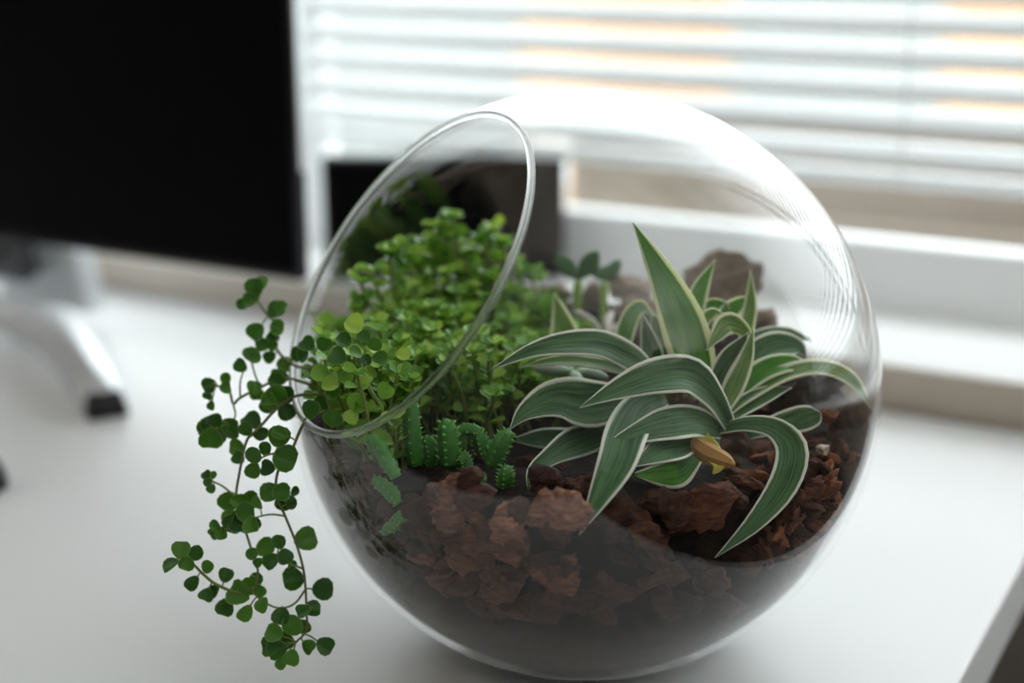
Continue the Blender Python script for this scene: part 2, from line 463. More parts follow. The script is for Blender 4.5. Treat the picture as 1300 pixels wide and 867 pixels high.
for x in (-1.0, -.57, .012, .6):
    V, F = tube_vf([(x, BY-.0135, .127), (x, BY-.0135, .5), (x, BY-.0135, WZ1-.04)], .0007, 5)
    mesh_obj('ladder_cord', V, F, 'cord', bl)

# outside the window: a plank planter box and far buildings
pb = empty('planter_box', (.4, .68, .0), 'weathered brown wooden planter box outside the window', 'planter')
for z0, z1 in ((.004, .040), (.0405, .078), (.0785, .118)):
    boxo('plank', (-.325, 1.0, .625, .64, z0, z1), 'planter', pb, .002)
for x in (-.325, .985):
    boxo('end_board', (x, x+.015, .6405, .78, .004, .118), 'planter', pb, .002)
boxo('back_board', (-.31, .985, .765, .78, .004, .118), 'planter', pb, .002)
boxo('base_board', (-.31, .985, .6405, .765, -.012, .006), 'planter', pb, .001)
st(boxo('ledge', (-1.6, 1.5, .60, .95, -.06, -.012), 'far_wall'))

st(boxo('outside_ground', (-160, 160, .95, 420, -3.2, -3.0), 'ground'))
def house(x0, x1, y0, z1, label):
    h = empty('far_house', ((x0+x1)/2, y0+1, -3.0), label, 'house')
    boxo('wall', (x0, x1, y0, y0+2.5, -3.0, z1), 'brick_far', h)
    V = [(x0-.15, y0-.15, z1), (x1+.15, y0-.15, z1), (x1+.15, y0+2.65, z1), (x0-.15, y0+2.65, z1), (x0+.3, y0+1.25, z1+.5), (x1-.3, y0+1.25, z1+.5)]
    mesh_obj('roof', V, [(0, 1, 5, 4), (1, 2, 5), (2, 3, 4, 5), (3, 0, 4), (3, 2, 1, 0)], 'far_wall', h, smooth=False)
    for k in range(3):
        xx = x0+(x1-x0)*(.18+.27*k)
        boxo('window', (xx, xx+(x1-x0)*.12, y0-.03, y0+.02, z1-1.4, z1-.9), 'frame', h)
house(-1.72, -.55, 8.0, -.05, 'orange brick house far outside, beyond the planter box')
house(-4.45, -3.95, 8.0, .02, 'small orange house far outside, left of the larger orange house')

# ------------------------------------------------------------------ desk
DX0, DX1, DY0, DY1, DT = -1.40, .155, -.33, .357, .0325
desk = empty('desk', (-.6, 0, RZ0), 'plain white rectangular desk in front of the window', 'desk')
boxo('desktop', (DX0, DX1, DY0, DY1, -DT, 0), 'desk', desk, .0015)
for x in (DX0+.08, DX1-.12):
    for y in (DY0+.06, DY1-.1):
        boxo('leg', (x, x+.045, y, y+.045, RZ0, -DT+.001), 'steel', desk, .003)

cb = empty('drawer_cabinet', (.42, .12, RZ0), 'dark brown wooden drawer cabinet standing beside the desk', 'cabinet')
boxo('body', (.20, .66, -.10, .352, RZ0, -.10), 'cabinet', cb, .003)
for k in range(3):
    z0 = RZ0+.03+k*.2
    dr = boxo('drawer', (.215, .645, -.116, -.098, z0, z0+.19), 'cabinet', cb, .003)
    V, F = tube_vf([(.43, -.115, z0+.1), (.43, -.128, z0+.1), (.43, -.138, z0+.1)], [.007, .007, .012], 14)
    mesh_obj('knob', V, F, 'alu', dr, smooth=False)

# ------------------------------------------------------------------ monitor
mon = empty('computer_monitor', (-.60, .22, 0), 'large black computer monitor, switched off, on a silver curved stand', 'monitor')
MX0, MX1, MZ0, MZ1, MY = -.912, -.299, .0760, .47, .2
hs = boxo('housing', (MX0, MX1, MY, MY+.012, MZ0, MZ1), 'blackplastic', mon, .003)
boxo('side_trim', (MX1-.0005, MX1+.0018, MY+.003, MY+.011, MZ0+.07, MZ1-.003), 'alu', mon, .0008)
sc = boxo('screen', (MX0+.004, MX1-.004, MY-.0012, MY+.002, MZ0+.006, MZ1-.005), 'screen', mon, .0008)
boxo('back_cover', (MX0+.12, MX1-.12, MY+.0115, MY+.035, MZ0+.04, MZ1-.06), 'alu', mon, .01, 3)
# neck: a tapering silver bracket with a dark hinge
V, F = [], []
prof = [(.262, .012, .050), (.262, .03, .046), (.258, .06, .043), (.248, .10, .040), (.236, .16, .040)]
for y, z, w in prof:
    for sx, sy in ((-1, -1), (1, -1), (1, 1), (-1, 1)): V.append((-.587+sx*w, y+sy*.011, z))
for i in range(len(prof)-1):
    for j in range(4):
        F.append((4*i+j, 4*i+(j+1) % 4, 4*i+4+(j+1) % 4, 4*i+4+j))
F += [(3, 2, 1, 0), tuple(4*(len(prof)-1)+j for j in range(4))]
nk = mesh_obj('neck', V, F, 'chrome', mon, smooth=False)
md = nk.modifiers.new('bevel', 'BEVEL'); md.width = .006; md.segments = 3
V, F = tube_vf([(-.64, .238, .052), (-.585, .238, .052)], .017, 20)
hg = mesh_obj('hinge', V, F, 'alu_dark', mon, smooth=False)
# crescent foot
arc = [(-.387, .112), (-.398, .121), (-.427, .1405), (-.465, .166), (-.504, .184), (-.545, .197), (-.587, .202)]
arc = arc+[(-1.174-x, y) for x, y in arc[-2::-1]]
hgt = [.004, .008, .0125, .0165, .0195, .021, .0215]; hgt = hgt+hgt[-2::-1]
path = catmull([(x, y, 0) for x, y in arc], 49); hh = catmull([(h, 0, 0) for h in hgt], 49)[:, 0]
V, F = [], []
T = np.gradient(path, axis=0); T /= np.linalg.norm(T, axis=1, keepdims=True)
for p, t, h in zip(path, T, hh):
    s = np.array([-t[1], t[0], 0]); w = .013+.3*h
    for a, zz in ((-w, h*.75), (-w*.8, h+.007), (0, h+.0105), (w*.8, h+.007), (w, h*.75), (0, h*.70)):
        V.append(p+s*a+np.array([0, 0, zz]))
n = 6
for i in range(len(path)-1):
    for j in range(n): F.append((i*n+j, i*n+(j+1) % n, (i+1)*n+(j+1) % n, (i+1)*n+j))
F += [tuple(range(n-1, -1, -1)), tuple((len(path)-1)*n+j for j in range(n))]
mesh_obj('foot', V, F, 'chrome', mon)
for sgn in (0, 1):
    q = [(-.377, .1055), (-.389, .1135)]
    if sgn: q = [(-1.174-x, y) for x, y in q]
    d = np.array([q[0][0]-q[1][0], q[0][1]-q[1][1], 0]); d /= np.linalg.norm(d); s = np.array([-d[1], d[0], 0])
    V = []
    for (x, y), top in zip(q, (.0095, .0150)):
        for a, zz in ((-.0125, 0), (.0125, 0), (.011, top), (-.011, top)): V.append(np.array([x, y, zz])+s*a)
    F = [(0, 1, 2, 3), (7, 6, 5, 4), (0, 4, 5, 1), (1, 5, 6, 2), (2, 6, 7, 3), (3, 7, 4, 0)]
    o = mesh_obj('rubber_tip', V, F, 'rubber', mon, smooth=False)
    md = o.modifiers.new('bevel', 'BEVEL'); md.width = .002; md.segments = 2

# small black gadget at the left of the desk (mouse shape)
V, F = [], []
mc = on_z(0, 622, 0); nu, nv = 20, 8
ax = np.array([-.90, -.43, 0]); ay = np.array([.43, -.90, 0])
mc = mc+ax*.046
for j in range(nv+1):
    ph = math.pi/2*j/nv
    for i in range(nu):
        t = 2*math.pi*i/nu
        rr = math.cos(ph)**.6 if j < nv else 0.001
        V.append(mc+ax*(.05*math.cos(t)*rr)+ay*(.027*math.sin(t)*rr)+np.array([0, 0, .001+.026*math.sin(ph)]))
for j in range(nv):
    for i in range(nu): F.append((j*nu+i, j*nu+(i+1) % nu, (j+1)*nu+(i+1) % nu, (j+1)*nu+i))
F.append(tuple(range(nu-1, -1, -1)))
ms = empty('computer_mouse', tuple(mc), 'small rounded black mouse on the desk before the monitor', 'mouse')
mesh_obj('shell', V, F, 'blackplastic', ms)
V, F = tube_vf([mc+ax*-.025+np.array([0, 0, .022])+ay*-.003, mc+ax*-.025+np.array([0, 0, .022])+ay*.003], .007, 14)
mesh_obj('wheel', V, F, 'rubber', ms, smooth=False)

# black box on the sill
bang = math.radians(29.0)
bx_ = np.array([math.cos(bang), math.sin(bang), 0]); by_ = np.array([-math.sin(bang), math.cos(bang), 0])
b0 = np.array([-.411, .3755, WZ0])
def obox(o0, X, Y, w, d, h, z0=0):
    V = []
    for z in (z0, z0+h):
        for a, c in ((0, 0), (w, 0), (w, d), (0, d)): V.append(o0+X*a+Y*c+np.array([0, 0, z]))
    return V, [(0, 3, 2, 1), (4, 5, 6, 7), (0, 1, 5, 4), (1, 2, 6, 5), (2, 3, 7, 6), (3, 0, 4, 7)]
sp = empty('speaker_box', tuple(b0), 'small plain black box-shaped speaker standing on the window sill', 'speaker')
V, F = obox(b0, bx_, by_, .186, .022, .095, .001)
o = mesh_obj('case', V, F, 'blackplastic', sp, smooth=False); md = o.modifiers.new('bevel', 'BEVEL'); md.width = .003; md.segments = 3
V, F = obox(b0+bx_*.005-by_*.001, bx_, by_, .176, .003, .085, .006)
o = mesh_obj('front_grille', V, F, 'screen', sp, smooth=False)
for a in (.012, .152):
    V, F = obox(b0+bx_*a+by_*.004, bx_, by_, .012, .014, .002, 0)
    mesh_obj('foot', V, F, 'rubber', sp, smooth=False)

# ------------------------------------------------------------------ glass globe
gl = empty('glass_terrarium', (0, 0, 0), 'clear glass globe terrarium with slanted round opening, on the white desk', 'terrarium')
th0 = math.acos(OH/GR)
NA, NB = 160, 120
def smax(z, z0, k): return z0+k*np.logaddexp(0, (z-z0)/k)
def shell(rad, z0):
    V = []
    for i in range(NB+1):
        th = th0+(math.pi-th0)*i/NB
        for j in range(NA):
            p = 2*math.pi*j/NA
            V.append(GC+rad*(math.cos(th)*ON+math.sin(th)*(math.cos(p)*OX+math.sin(p)*OY)))
    V = np.array(V)
    V[:, 2] = smax(V[:, 2], z0, .0006)
    return V
Vo, Vi = shell(GR, .0002), shell(GI, .0046)
V = np.vstack([Vo, Vi]); F = []; off = len(Vo)
for i in range(NB):
    for j in range(NA):
        j2 = (j+1) % NA
        F.append((i*NA+j, (i+1)*NA+j, (i+1)*NA+j2, i*NA+j2))
        F.append((off+i*NA+j2, off+(i+1)*NA+j2, off+(i+1)*NA+j, off+i*NA+j))
mesh_obj('globe', V, F, 'glass', gl)
# polished rim, a rounded bead along the cut
V, F = [], []
nr, nq = 200, 12
for i in range(nr):
    p = 2*math.pi*i/nr
    rad = math.cos(p)*OX+math.sin(p)*OY
    mid = (GR+GI)/2
    c = GC+mid*(math.cos(th0)*ON+math.sin(th0)*rad)
    e1 = math.cos(th0)*ON+math.sin(th0)*rad          # across the wall
    e2 = -math.sin(th0)*ON+math.cos(th0)*rad         # along the wall
    for j in range(nq):
        t = 2*math.pi*j/nq
        V.append(c+e1*(.00145*math.cos(t))+e2*(.0015*math.sin(t)))
for i in range(nr):
    for j in range(nq):
        F.append((i*nq+j, i*nq+(j+1) % nq, ((i+1) % nr)*nq+(j+1) % nq, ((i+1) % nr)*nq+j))
tag(mesh_obj('rim', V, F, 'rim', gl), 'polished glass rim of the opening')

# ------------------------------------------------------------------ soil
def soil_z(x, y):
    # gently sloping, a little higher at the back right
    g = np.array([x, y])@GH[:2]; s = np.array([x, y])@RT[:2]
    return .094+.05*max(g, -.03)+.17*max(g-.03, 0)+.004*math.sin(60*x+1)*math.sin(55*y)+.05*max(s-.06, 0)
V, F = [], []
na, nb_ = 72, 26
SR = GI-.0006
for i in range(nb_+1):
    f = i/nb_
    for j in range(na):
        p = 2*math.pi*j/na
        if i == 0: rr, z = .0005, .0052
        else:
            z = .0052+(.094-.0052)*(max(f-.12, 0)/.88)
            fs = max(0, -GH[:2]@np.array([math.cos(p), math.sin(p)])*1.8-.45)
            inset = .021*min(1, fs)*min(1, max(0, (z-.046)/.016))   # room for the bark layer at the front
            rr = math.sqrt(max(SR*SR-(z-GC[2])**2, 1e-6))-inset
            if f < .12: rr *= f/.12
            if i == nb_:
                for _ in range(4):
                    z = soil_z(rr*math.cos(p), rr*math.sin(p)); rr = math.sqrt(max(SR*SR-(z-GC[2])**2, 1e-6))-inset
        V.append((rr*math.cos(p), rr*math.sin(p), z))
top0 = len(V)-na
for k, q in enumerate((.93, .84, .74, .63, .52, .4, .28, .16, .06)):
    for j in range(na):
        p = 2*math.pi*j/na
        x, y = V[top0+j][0]*q, V[top0+j][1]*q
        V.append((x, y, soil_z(x, y)+nrng.uniform(-.0012, .0012)))
rings = nb_+1+9
for i in range(rings-1):
    for j in range(na):
        j2 = (j+1) % na
        F.append((i*na+j, i*na+j2, (i+1)*na+j2, (i+1)*na+j))
F.append(tuple(range(na-1, -1, -1))); F.append(tuple((rings-1)*na+j for j in range(na)))
so = mesh_obj('potting_soil', V, F, 'soil', loc=(0, 0, .005))
tag(so, 'dark brown potting soil filling the lower half of the glass globe', 'soil', kind='stuff')

# ------------------------------------------------------------------ bark chips
def ico(sub):
    bm = bmesh.new(); bmesh.ops.create_icosphere(bm, subdivisions=sub, radius=1)
    V = np.array([v.co[:] for v in bm.verts]); F = [[v.index for v in f.verts] for f in bm.faces]; bm.free()
    return V, F
ICO = {2: ico(2), 3: ico(3), 4: ico(4)}
def chip_shape(r, sub):
    V = ICO[sub][0].copy()
    for _ in range(r.randint(8, 12)):                # planar cuts make it angular
        n = np.array([r.gauss(0, 1) for _ in range(3)]); n /= np.linalg.norm(n)
        d = r.uniform(.42, .8); h = V@n
        V = V-np.outer(np.maximum(h-d, 0), n)
    g = np.array([r.gauss(0, 1) for _ in range(3)]); g /= np.linalg.norm(g)     # grain direction
    N = V/np.maximum(np.linalg.norm(V, axis=1, keepdims=True), 1e-6)
    w = np.zeros(len(V))
    for k in range(9):                               # layered ridges across the grain plus lumps
        f = r.uniform(3, 6)*(1.42**k); q = np.array([r.gauss(0, 1) for _ in range(3)])
        q = q/np.linalg.norm(q)*.6+g*(1.0 if k % 2 else .2)
        ph = V@q*f+r.uniform(0, 6.28)+.8*np.sin(V@np.roll(q, 1)*f*.6)
        w += (1-2*np.abs(np.sin(ph)))*.085/(1.28**k)
    return V+N*w[:, None]
def chip(px, py, rx, ry, D, material='bark', rot=0, thick=.6, label=None, group=None, name='bark_chip', seed=None, cat='bark chip'):
    """irregular chunk; rx, ry are its half sizes in photo pixels at depth D"""
    r = random.Random(seed if seed is not None else rng.random())
    k = D/FPX
    c = at(px, py, D)
    sub = 4 if (rx+ry) > 55 else 3
    V = chip_shape(r, sub); ICF = ICO[sub][1]
    ca, sa = math.cos(rot), math.sin(rot)
    X = RT*ca+UP*sa; Y = -RT*sa+UP*ca; Z = -FW
    tz = (rx+ry)/2*thick*k
    W = c+np.outer(V[:, 0]*rx*k*1.15, X)+np.outer(V[:, 1]*ry*k*1.15, Y)+np.outer(V[:, 2]*tz*1.1, Z)
    W = keep_in(W)
    loc = W.mean(0)
    o = mesh_obj(name, W, ICF, material, smooth=False, loc=tuple(loc))
    o.data.polygons.foreach_set('use_smooth', [True for _ in o.data.polygons])
    if group:
        tone = {'bark': 'reddish brown', 'bark_dark': 'dark brown', 'bark_orange': 'orange-brown', 'bark_grey': 'grey-brown'}[material]
        label = label.replace('TONE', tone).replace('SIZE', 'larger' if rx+ry > 44 else 'small')
    tag(o, label, cat, group)
    return o
GUARD = np.vstack([catmull(np.array(q, float), 40) for q in (
    [(1005, 572), (994, 616), (958, 663), (908, 708)], [(797, 545), (783, 585), (762, 628), (735, 679)], [(695, 582), (676, 600), (670, 622)])])
def near_leaf(px, py, s): return np.min(np.hypot(GUARD[:, 0]-px, GUARD[:, 1]-py)) < s+14
G_FRONT = 'bark chips pressed against the front of the globe'
L_FRONT = 'SIZE TONE bark chip in the layer pressed against the front glass'
front = [
 (576, 640, 40, 36, 'bark_lit', .2, 'rounded reddish bark chunk with a smooth face beneath the spiny succulent stems'),
 (648, 668, 34, 44, 'bark_lit', -.3, 'steep ridged brown bark chunk between the smooth reddish chunk and flaky chunk'),
 (703, 652, 42, 32, 'bark_lit', .1, 'flaky light brown bark chunk beside the tip of the long drooping leaf'),
 (893, 652, 54, 36, 'bark', .45, 'large elongated dark brown bark chunk under the yellow leaf stub'),
 (778, 655, 38, 32, 'bark_dark', .2, 'dark rough bark chunk right behind the tip of the long drooping leaf'),
]
for i, (x, y, rx, ry, mt, rot, lb) in enumerate(front):
    D = glass_front(x, y)+.0045+.45*(rx+ry)/2*.53/FPX+(.011 if x > 720 else 0)
    chip(x, y, rx, ry, D, mt, rot, .75, lb, seed=100+i)
plain = [(545, 676, 30, 30), (600, 700, 36, 28), (505, 640, 30, 24), (556, 726, 36, 22), (640, 735, 42, 26), (705, 722, 46, 30),
         (765, 712, 38, 26), (822, 696, 36, 28), (868, 712, 36, 20), (940, 690, 34, 24), (455, 622, 30, 28), (432, 585, 26, 24), (440, 664, 26, 28),
         (478, 700, 32, 28), (520, 762, 34, 18), (606, 764, 40, 20), (684, 774, 42, 18), (760, 762, 36, 18), (745, 620, 40, 24),
         (690, 610, 30, 18), (832, 640, 28, 24), (980, 672, 28, 20), (408, 620, 20, 26), (950, 640, 26, 22), (836, 735, 30, 16), (640, 700, 30, 22), (500, 690, 24, 22)]
for _ in range(95):
    x, y = rng.uniform(400, 960), rng.uniform(605, 775)
    if (x-743)**2+(y-492)**2 < 335**2: plain.append((x, y, rng.uniform(18, 30), rng.uniform(14, 22)))
for i, (x, y, rx, ry) in enumerate(plain):
    D = glass_front(x, y)+.0055+.5*(rx+ry)/2*.53/FPX+(.012 if x > 715 and y < 720 else 0)
    if near_leaf(x, y, (rx+ry)/2) and y < 715: D += .016
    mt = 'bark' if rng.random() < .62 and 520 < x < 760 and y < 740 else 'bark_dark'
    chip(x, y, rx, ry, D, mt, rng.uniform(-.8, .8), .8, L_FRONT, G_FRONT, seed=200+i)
# loose chips lying on the soil
def soil_hit(px, py):
    z = .097
    for _ in range(5):
        P = on_z(px, py, z); z = soil_z(P[0], P[1])
    return P
G_SOIL = 'small bark chips scattered on the soil'
L_SOIL = 'SIZE TONE bark chip lying on the soil among the plants'
k = 0
while k < 70:
    a = rng.uniform(0, 6.283); q = .108*math.sqrt(rng.random())
    x, y = q*math.cos(a), q*math.sin(a)
    P = np.array([x, y, soil_z(x, y)+.001]); px, py = px_of(P)
    if px < 640 and py < 560: continue
    s = rng.uniform(11, 25)
    if near_leaf(px, py, s) and depth_of(P) < .545: continue
    chip(px, py, s*1.2, s*.75, depth_of(P), 'bark_dark' if rng.random() < .6 else 'bark', rng.uniform(-1, 1), .7, L_SOIL, G_SOIL)
    k += 1
G_R = 'reddish bark shreds along the edge of the soil'
L_R = 'SIZE TONE bark shred heaped beside the arching strap leaf'
for i in range(130):
    x = rng.uniform(930, 1096); y = rng.uniform(530, 705)
    if (x-743)**2+(y-492)**2 > 352**2 or y < 560-(1040-x)*.2: continue
    P = soil_hit(x, y); D = max(min(depth_of(P)-.002, glass_back(x, y)-.006), glass_front(x, y)+.016)
    s = rng.uniform(9, 19)
    if near_leaf(x, y, s): D = max(D, .548)
    chip(x, y, s*1.5, s*.6, D, rng.choice(['bark', 'bark', 'bark_dark', 'bark_orange']), rng.uniform(-1.4, 1.4), .7, L_R, G_R)
big = [(1048, 492, 46, 26, .60, 'bark_dark', .2, 'large dark ridged bark slab under the long leaf arching to the glass'),
       (1075, 535, 30, 30, .585, 'bark_dark', -.5, 'dark bark chunk leaning on the right wall of the globe'),
       (995, 515, 34, 24, .60, 'bark_dark', .1, 'dark bark chunk shaded by the grey-green leaves'),
       (1052, 526, 13, 11, .565, 'bark_orange', .3, 'small bright orange bark piece beside the short blunt leaf'),
       (1044, 571, 12, 7, .55, 'bark_grey', .1, 'small pale tan bark flake on the soil'),
       (985, 488, 10, 26, .60, 'bark', .1, 'upright brown bark splinter behind the strap leaf')]
for i, (x, y, rx, ry, D, mt, rot, lb) in enumerate(big): chip(x, y, rx, ry, D, mt, rot, .7, lb, seed=300+i)
back = [(924, 368, 50, 48, .672, 'bark_grey', .6, 'big grey-brown lumpy stone at the back wall of the globe'),
        (862, 372, 26, 22, .672, 'bark_grey', .3, 'grey bark chunk behind the tall upright leaf'),
        (800, 362, 34, 24, .68, 'bark_grey', -.4, 'grey-brown bark chunk right behind the jade sprouts'),
        (752, 380, 30, 20, .68, 'bark_grey', .1, 'pale brown bark chunk behind the jade sprout stems'),
        (702, 376, 36, 18, .685, 'bark_grey', 0, 'pale tan bark chunk between green mound and jade sprouts'),
        (820, 396, 26, 20, .66, 'bark', .2, 'warm brown bark chunk behind the small folded leaf'),
        (965, 408, 24, 26, .655, 'bark_grey', .4, 'grey-brown bark lump next to the big lumpy stone'),
        (803, 386, 30, 16, .675, 'bark_grey', .1, 'low grey bark chunk between jade sprouts and tall leaf'),
        (655, 372, 34, 16, .69, 'bark_grey', .1, 'pale tan bark chunk hidden behind the green mound'),
        (786, 408, 26, 16, .665, 'bark', .3, 'brown bark chunk between the pale succulent and folded leaf'),
        (850, 418, 30, 20, .65, 'bark_dark', -.2, 'dark bark chunk behind the base of the tall leaf'),
        (772, 448, 24, 14, .635, 'bark_dark', .2, 'dark bark chunk under the pale succulent'),
        (900, 425, 30, 22, .64, 'bark_dark', .2, 'dark bark chunk behind the pale folded leaf tip')]
for i, (x, y, rx, ry, D, mt, rot, lb) in enumerate(back):
    D = min(D, glass_back(x, y)-.012)
    st_ = i == 0
    chip(x, y, rx, ry, D, mt, rot, .8, lb, seed=431+i, name='stone' if st_ else 'bark_chip', cat='stone' if st_ else 'bark chip')

# ------------------------------------------------------------------ variegated plants
def strap_leaf(parent, pts, material='varieg', fold=.25, name='leaf', m=22, tipfrac=None):
    """pts: (px, py, D, half width px, roll in degrees); the blade is a channelled ribbon"""
    A = np.array([[*at(p[0], p[1], p[2]), p[3]*p[2]/FPX, math.radians(p[4])] for p in pts])
    S = catmull(A, m)
    P = S[:, :3]; w = np.maximum(S[:, 3], .00012); roll = S[:, 4]
    T = np.gradient(P, axis=0); T /= np.linalg.norm(T, axis=1, keepdims=True)
    V, UV, F = [], [], []
    nc = 9; prev = None
    wf, wp = rng.uniform(.7, 1.4), rng.uniform(0, 6.28); wav = (rng.uniform(.0, .14), rng.uniform(.0, .14))
    for i in range(m):
        view = P[i]-CAM; view /= np.linalg.norm(view)
        s = np.cross(view, T[i]); s /= max(np.linalg.norm(s), 1e-6)
        if prev is None:
            if s@UP+.2*(s@RT) < 0: s = -s
        elif s@prev < 0: s = -s
        prev = s
        c, d = math.cos(roll[i]), math.sin(roll[i])
        s2 = s*c+np.cross(T[i], s)*d*(1 if np.cross(T[i], s)@view > 0 else -1)
        nrm = np.cross(T[i], s2)
        if nrm@view > 0: nrm = -nrm
        ww = w[i]/max(abs(c), .4)
        for j in range(nc):
            q = -1+2*j/(nc-1)
            V.append(P[i]+s2*(q*ww)+nrm*(fold*1.25*ww*(abs(q)**1.25-.4)+wav[j//5]*ww*q*q*math.sin(wf*i/m*6.28+wp+j)))
            UV.append((j/(nc-1), i/(m-1)*3))
    for i in range(m-1):
        for j in range(nc-1): F.append((i*nc+j, i*nc+j+1, (i+1)*nc+j+1, (i+1)*nc+j))
    V = keep_in(V, GI-.0012)
    o = mesh_obj(name, V, F, material, parent, uv=UV)
    md = o.modifiers.new('thickness', 'SOLIDIFY'); md.thickness = .0005; md.offset = 0
    return o
cA = soil_hit(897, 578)
plA = empty('variegated_plant', tuple(cA), 'white-edged strap-leaved plant with tall upright leaf and yellow stub', 'plant')
cB = soil_hit(812, 535)
plB = empty('variegated_plant', tuple(cB), 'white-edged broad-leaved plant beside the mound of tiny round leaves', 'plant')
for pa, c, tip in ((plA, cA, (900, 505, .563)), (plB, cB, (812, 475, .585))):
    V, F = tube_vf(catmull([c-np.array([0, 0, .004]), (c+at(*tip))/2, at(*tip)], 7), [.0052, .005, .0048, .0046, .0044, .004, .003], 10)
    mesh_obj('stem', V, F, 'darkstem', pa)
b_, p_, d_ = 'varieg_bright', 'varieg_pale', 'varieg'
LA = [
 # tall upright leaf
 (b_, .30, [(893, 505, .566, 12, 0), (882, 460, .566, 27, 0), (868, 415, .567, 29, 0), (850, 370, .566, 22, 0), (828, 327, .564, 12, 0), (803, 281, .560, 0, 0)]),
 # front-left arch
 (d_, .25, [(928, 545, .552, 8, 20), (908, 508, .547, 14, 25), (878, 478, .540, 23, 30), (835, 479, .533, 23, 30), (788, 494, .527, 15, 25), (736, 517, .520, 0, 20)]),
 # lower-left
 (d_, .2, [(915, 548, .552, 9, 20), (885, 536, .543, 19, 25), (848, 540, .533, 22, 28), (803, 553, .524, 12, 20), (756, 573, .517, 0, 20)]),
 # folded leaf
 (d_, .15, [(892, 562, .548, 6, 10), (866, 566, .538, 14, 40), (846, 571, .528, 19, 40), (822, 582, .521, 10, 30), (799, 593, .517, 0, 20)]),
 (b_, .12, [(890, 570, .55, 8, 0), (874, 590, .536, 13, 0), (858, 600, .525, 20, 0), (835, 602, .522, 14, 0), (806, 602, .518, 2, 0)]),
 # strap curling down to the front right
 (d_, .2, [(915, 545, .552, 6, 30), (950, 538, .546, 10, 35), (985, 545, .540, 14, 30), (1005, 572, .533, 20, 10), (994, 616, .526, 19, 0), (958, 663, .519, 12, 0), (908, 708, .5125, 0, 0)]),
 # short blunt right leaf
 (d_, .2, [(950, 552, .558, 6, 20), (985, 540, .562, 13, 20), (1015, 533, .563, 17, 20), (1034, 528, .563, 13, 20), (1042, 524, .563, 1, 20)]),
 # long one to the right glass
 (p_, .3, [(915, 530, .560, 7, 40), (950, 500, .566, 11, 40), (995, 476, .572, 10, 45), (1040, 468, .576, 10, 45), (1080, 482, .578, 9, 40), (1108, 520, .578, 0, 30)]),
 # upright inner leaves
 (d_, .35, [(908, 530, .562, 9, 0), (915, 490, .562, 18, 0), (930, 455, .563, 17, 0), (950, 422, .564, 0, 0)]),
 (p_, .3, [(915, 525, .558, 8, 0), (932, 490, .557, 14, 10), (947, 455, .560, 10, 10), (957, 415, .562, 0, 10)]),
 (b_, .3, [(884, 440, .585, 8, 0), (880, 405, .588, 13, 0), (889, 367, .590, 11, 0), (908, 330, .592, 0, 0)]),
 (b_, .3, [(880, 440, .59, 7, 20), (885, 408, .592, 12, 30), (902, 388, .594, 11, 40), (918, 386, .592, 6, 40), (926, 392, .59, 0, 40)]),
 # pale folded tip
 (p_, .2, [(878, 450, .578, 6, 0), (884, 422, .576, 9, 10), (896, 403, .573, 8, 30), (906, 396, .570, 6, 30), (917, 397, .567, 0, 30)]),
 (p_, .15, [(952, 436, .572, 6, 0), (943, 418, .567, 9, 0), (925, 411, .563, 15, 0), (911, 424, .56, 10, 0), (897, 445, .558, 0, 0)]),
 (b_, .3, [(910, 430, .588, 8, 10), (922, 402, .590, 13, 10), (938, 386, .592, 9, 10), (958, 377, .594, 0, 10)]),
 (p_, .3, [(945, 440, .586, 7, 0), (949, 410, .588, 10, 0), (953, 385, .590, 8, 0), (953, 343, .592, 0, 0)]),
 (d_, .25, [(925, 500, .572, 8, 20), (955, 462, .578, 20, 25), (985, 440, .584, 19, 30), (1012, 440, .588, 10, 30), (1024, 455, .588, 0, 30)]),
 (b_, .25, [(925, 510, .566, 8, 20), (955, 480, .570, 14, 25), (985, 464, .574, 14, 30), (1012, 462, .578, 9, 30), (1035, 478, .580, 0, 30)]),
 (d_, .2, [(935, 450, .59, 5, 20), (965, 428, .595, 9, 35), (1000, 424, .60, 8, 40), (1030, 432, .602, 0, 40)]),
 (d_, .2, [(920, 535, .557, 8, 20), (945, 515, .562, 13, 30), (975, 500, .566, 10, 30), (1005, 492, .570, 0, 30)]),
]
for mt, fo, pts in LA: strap_leaf(plA, pts, mt, fo)
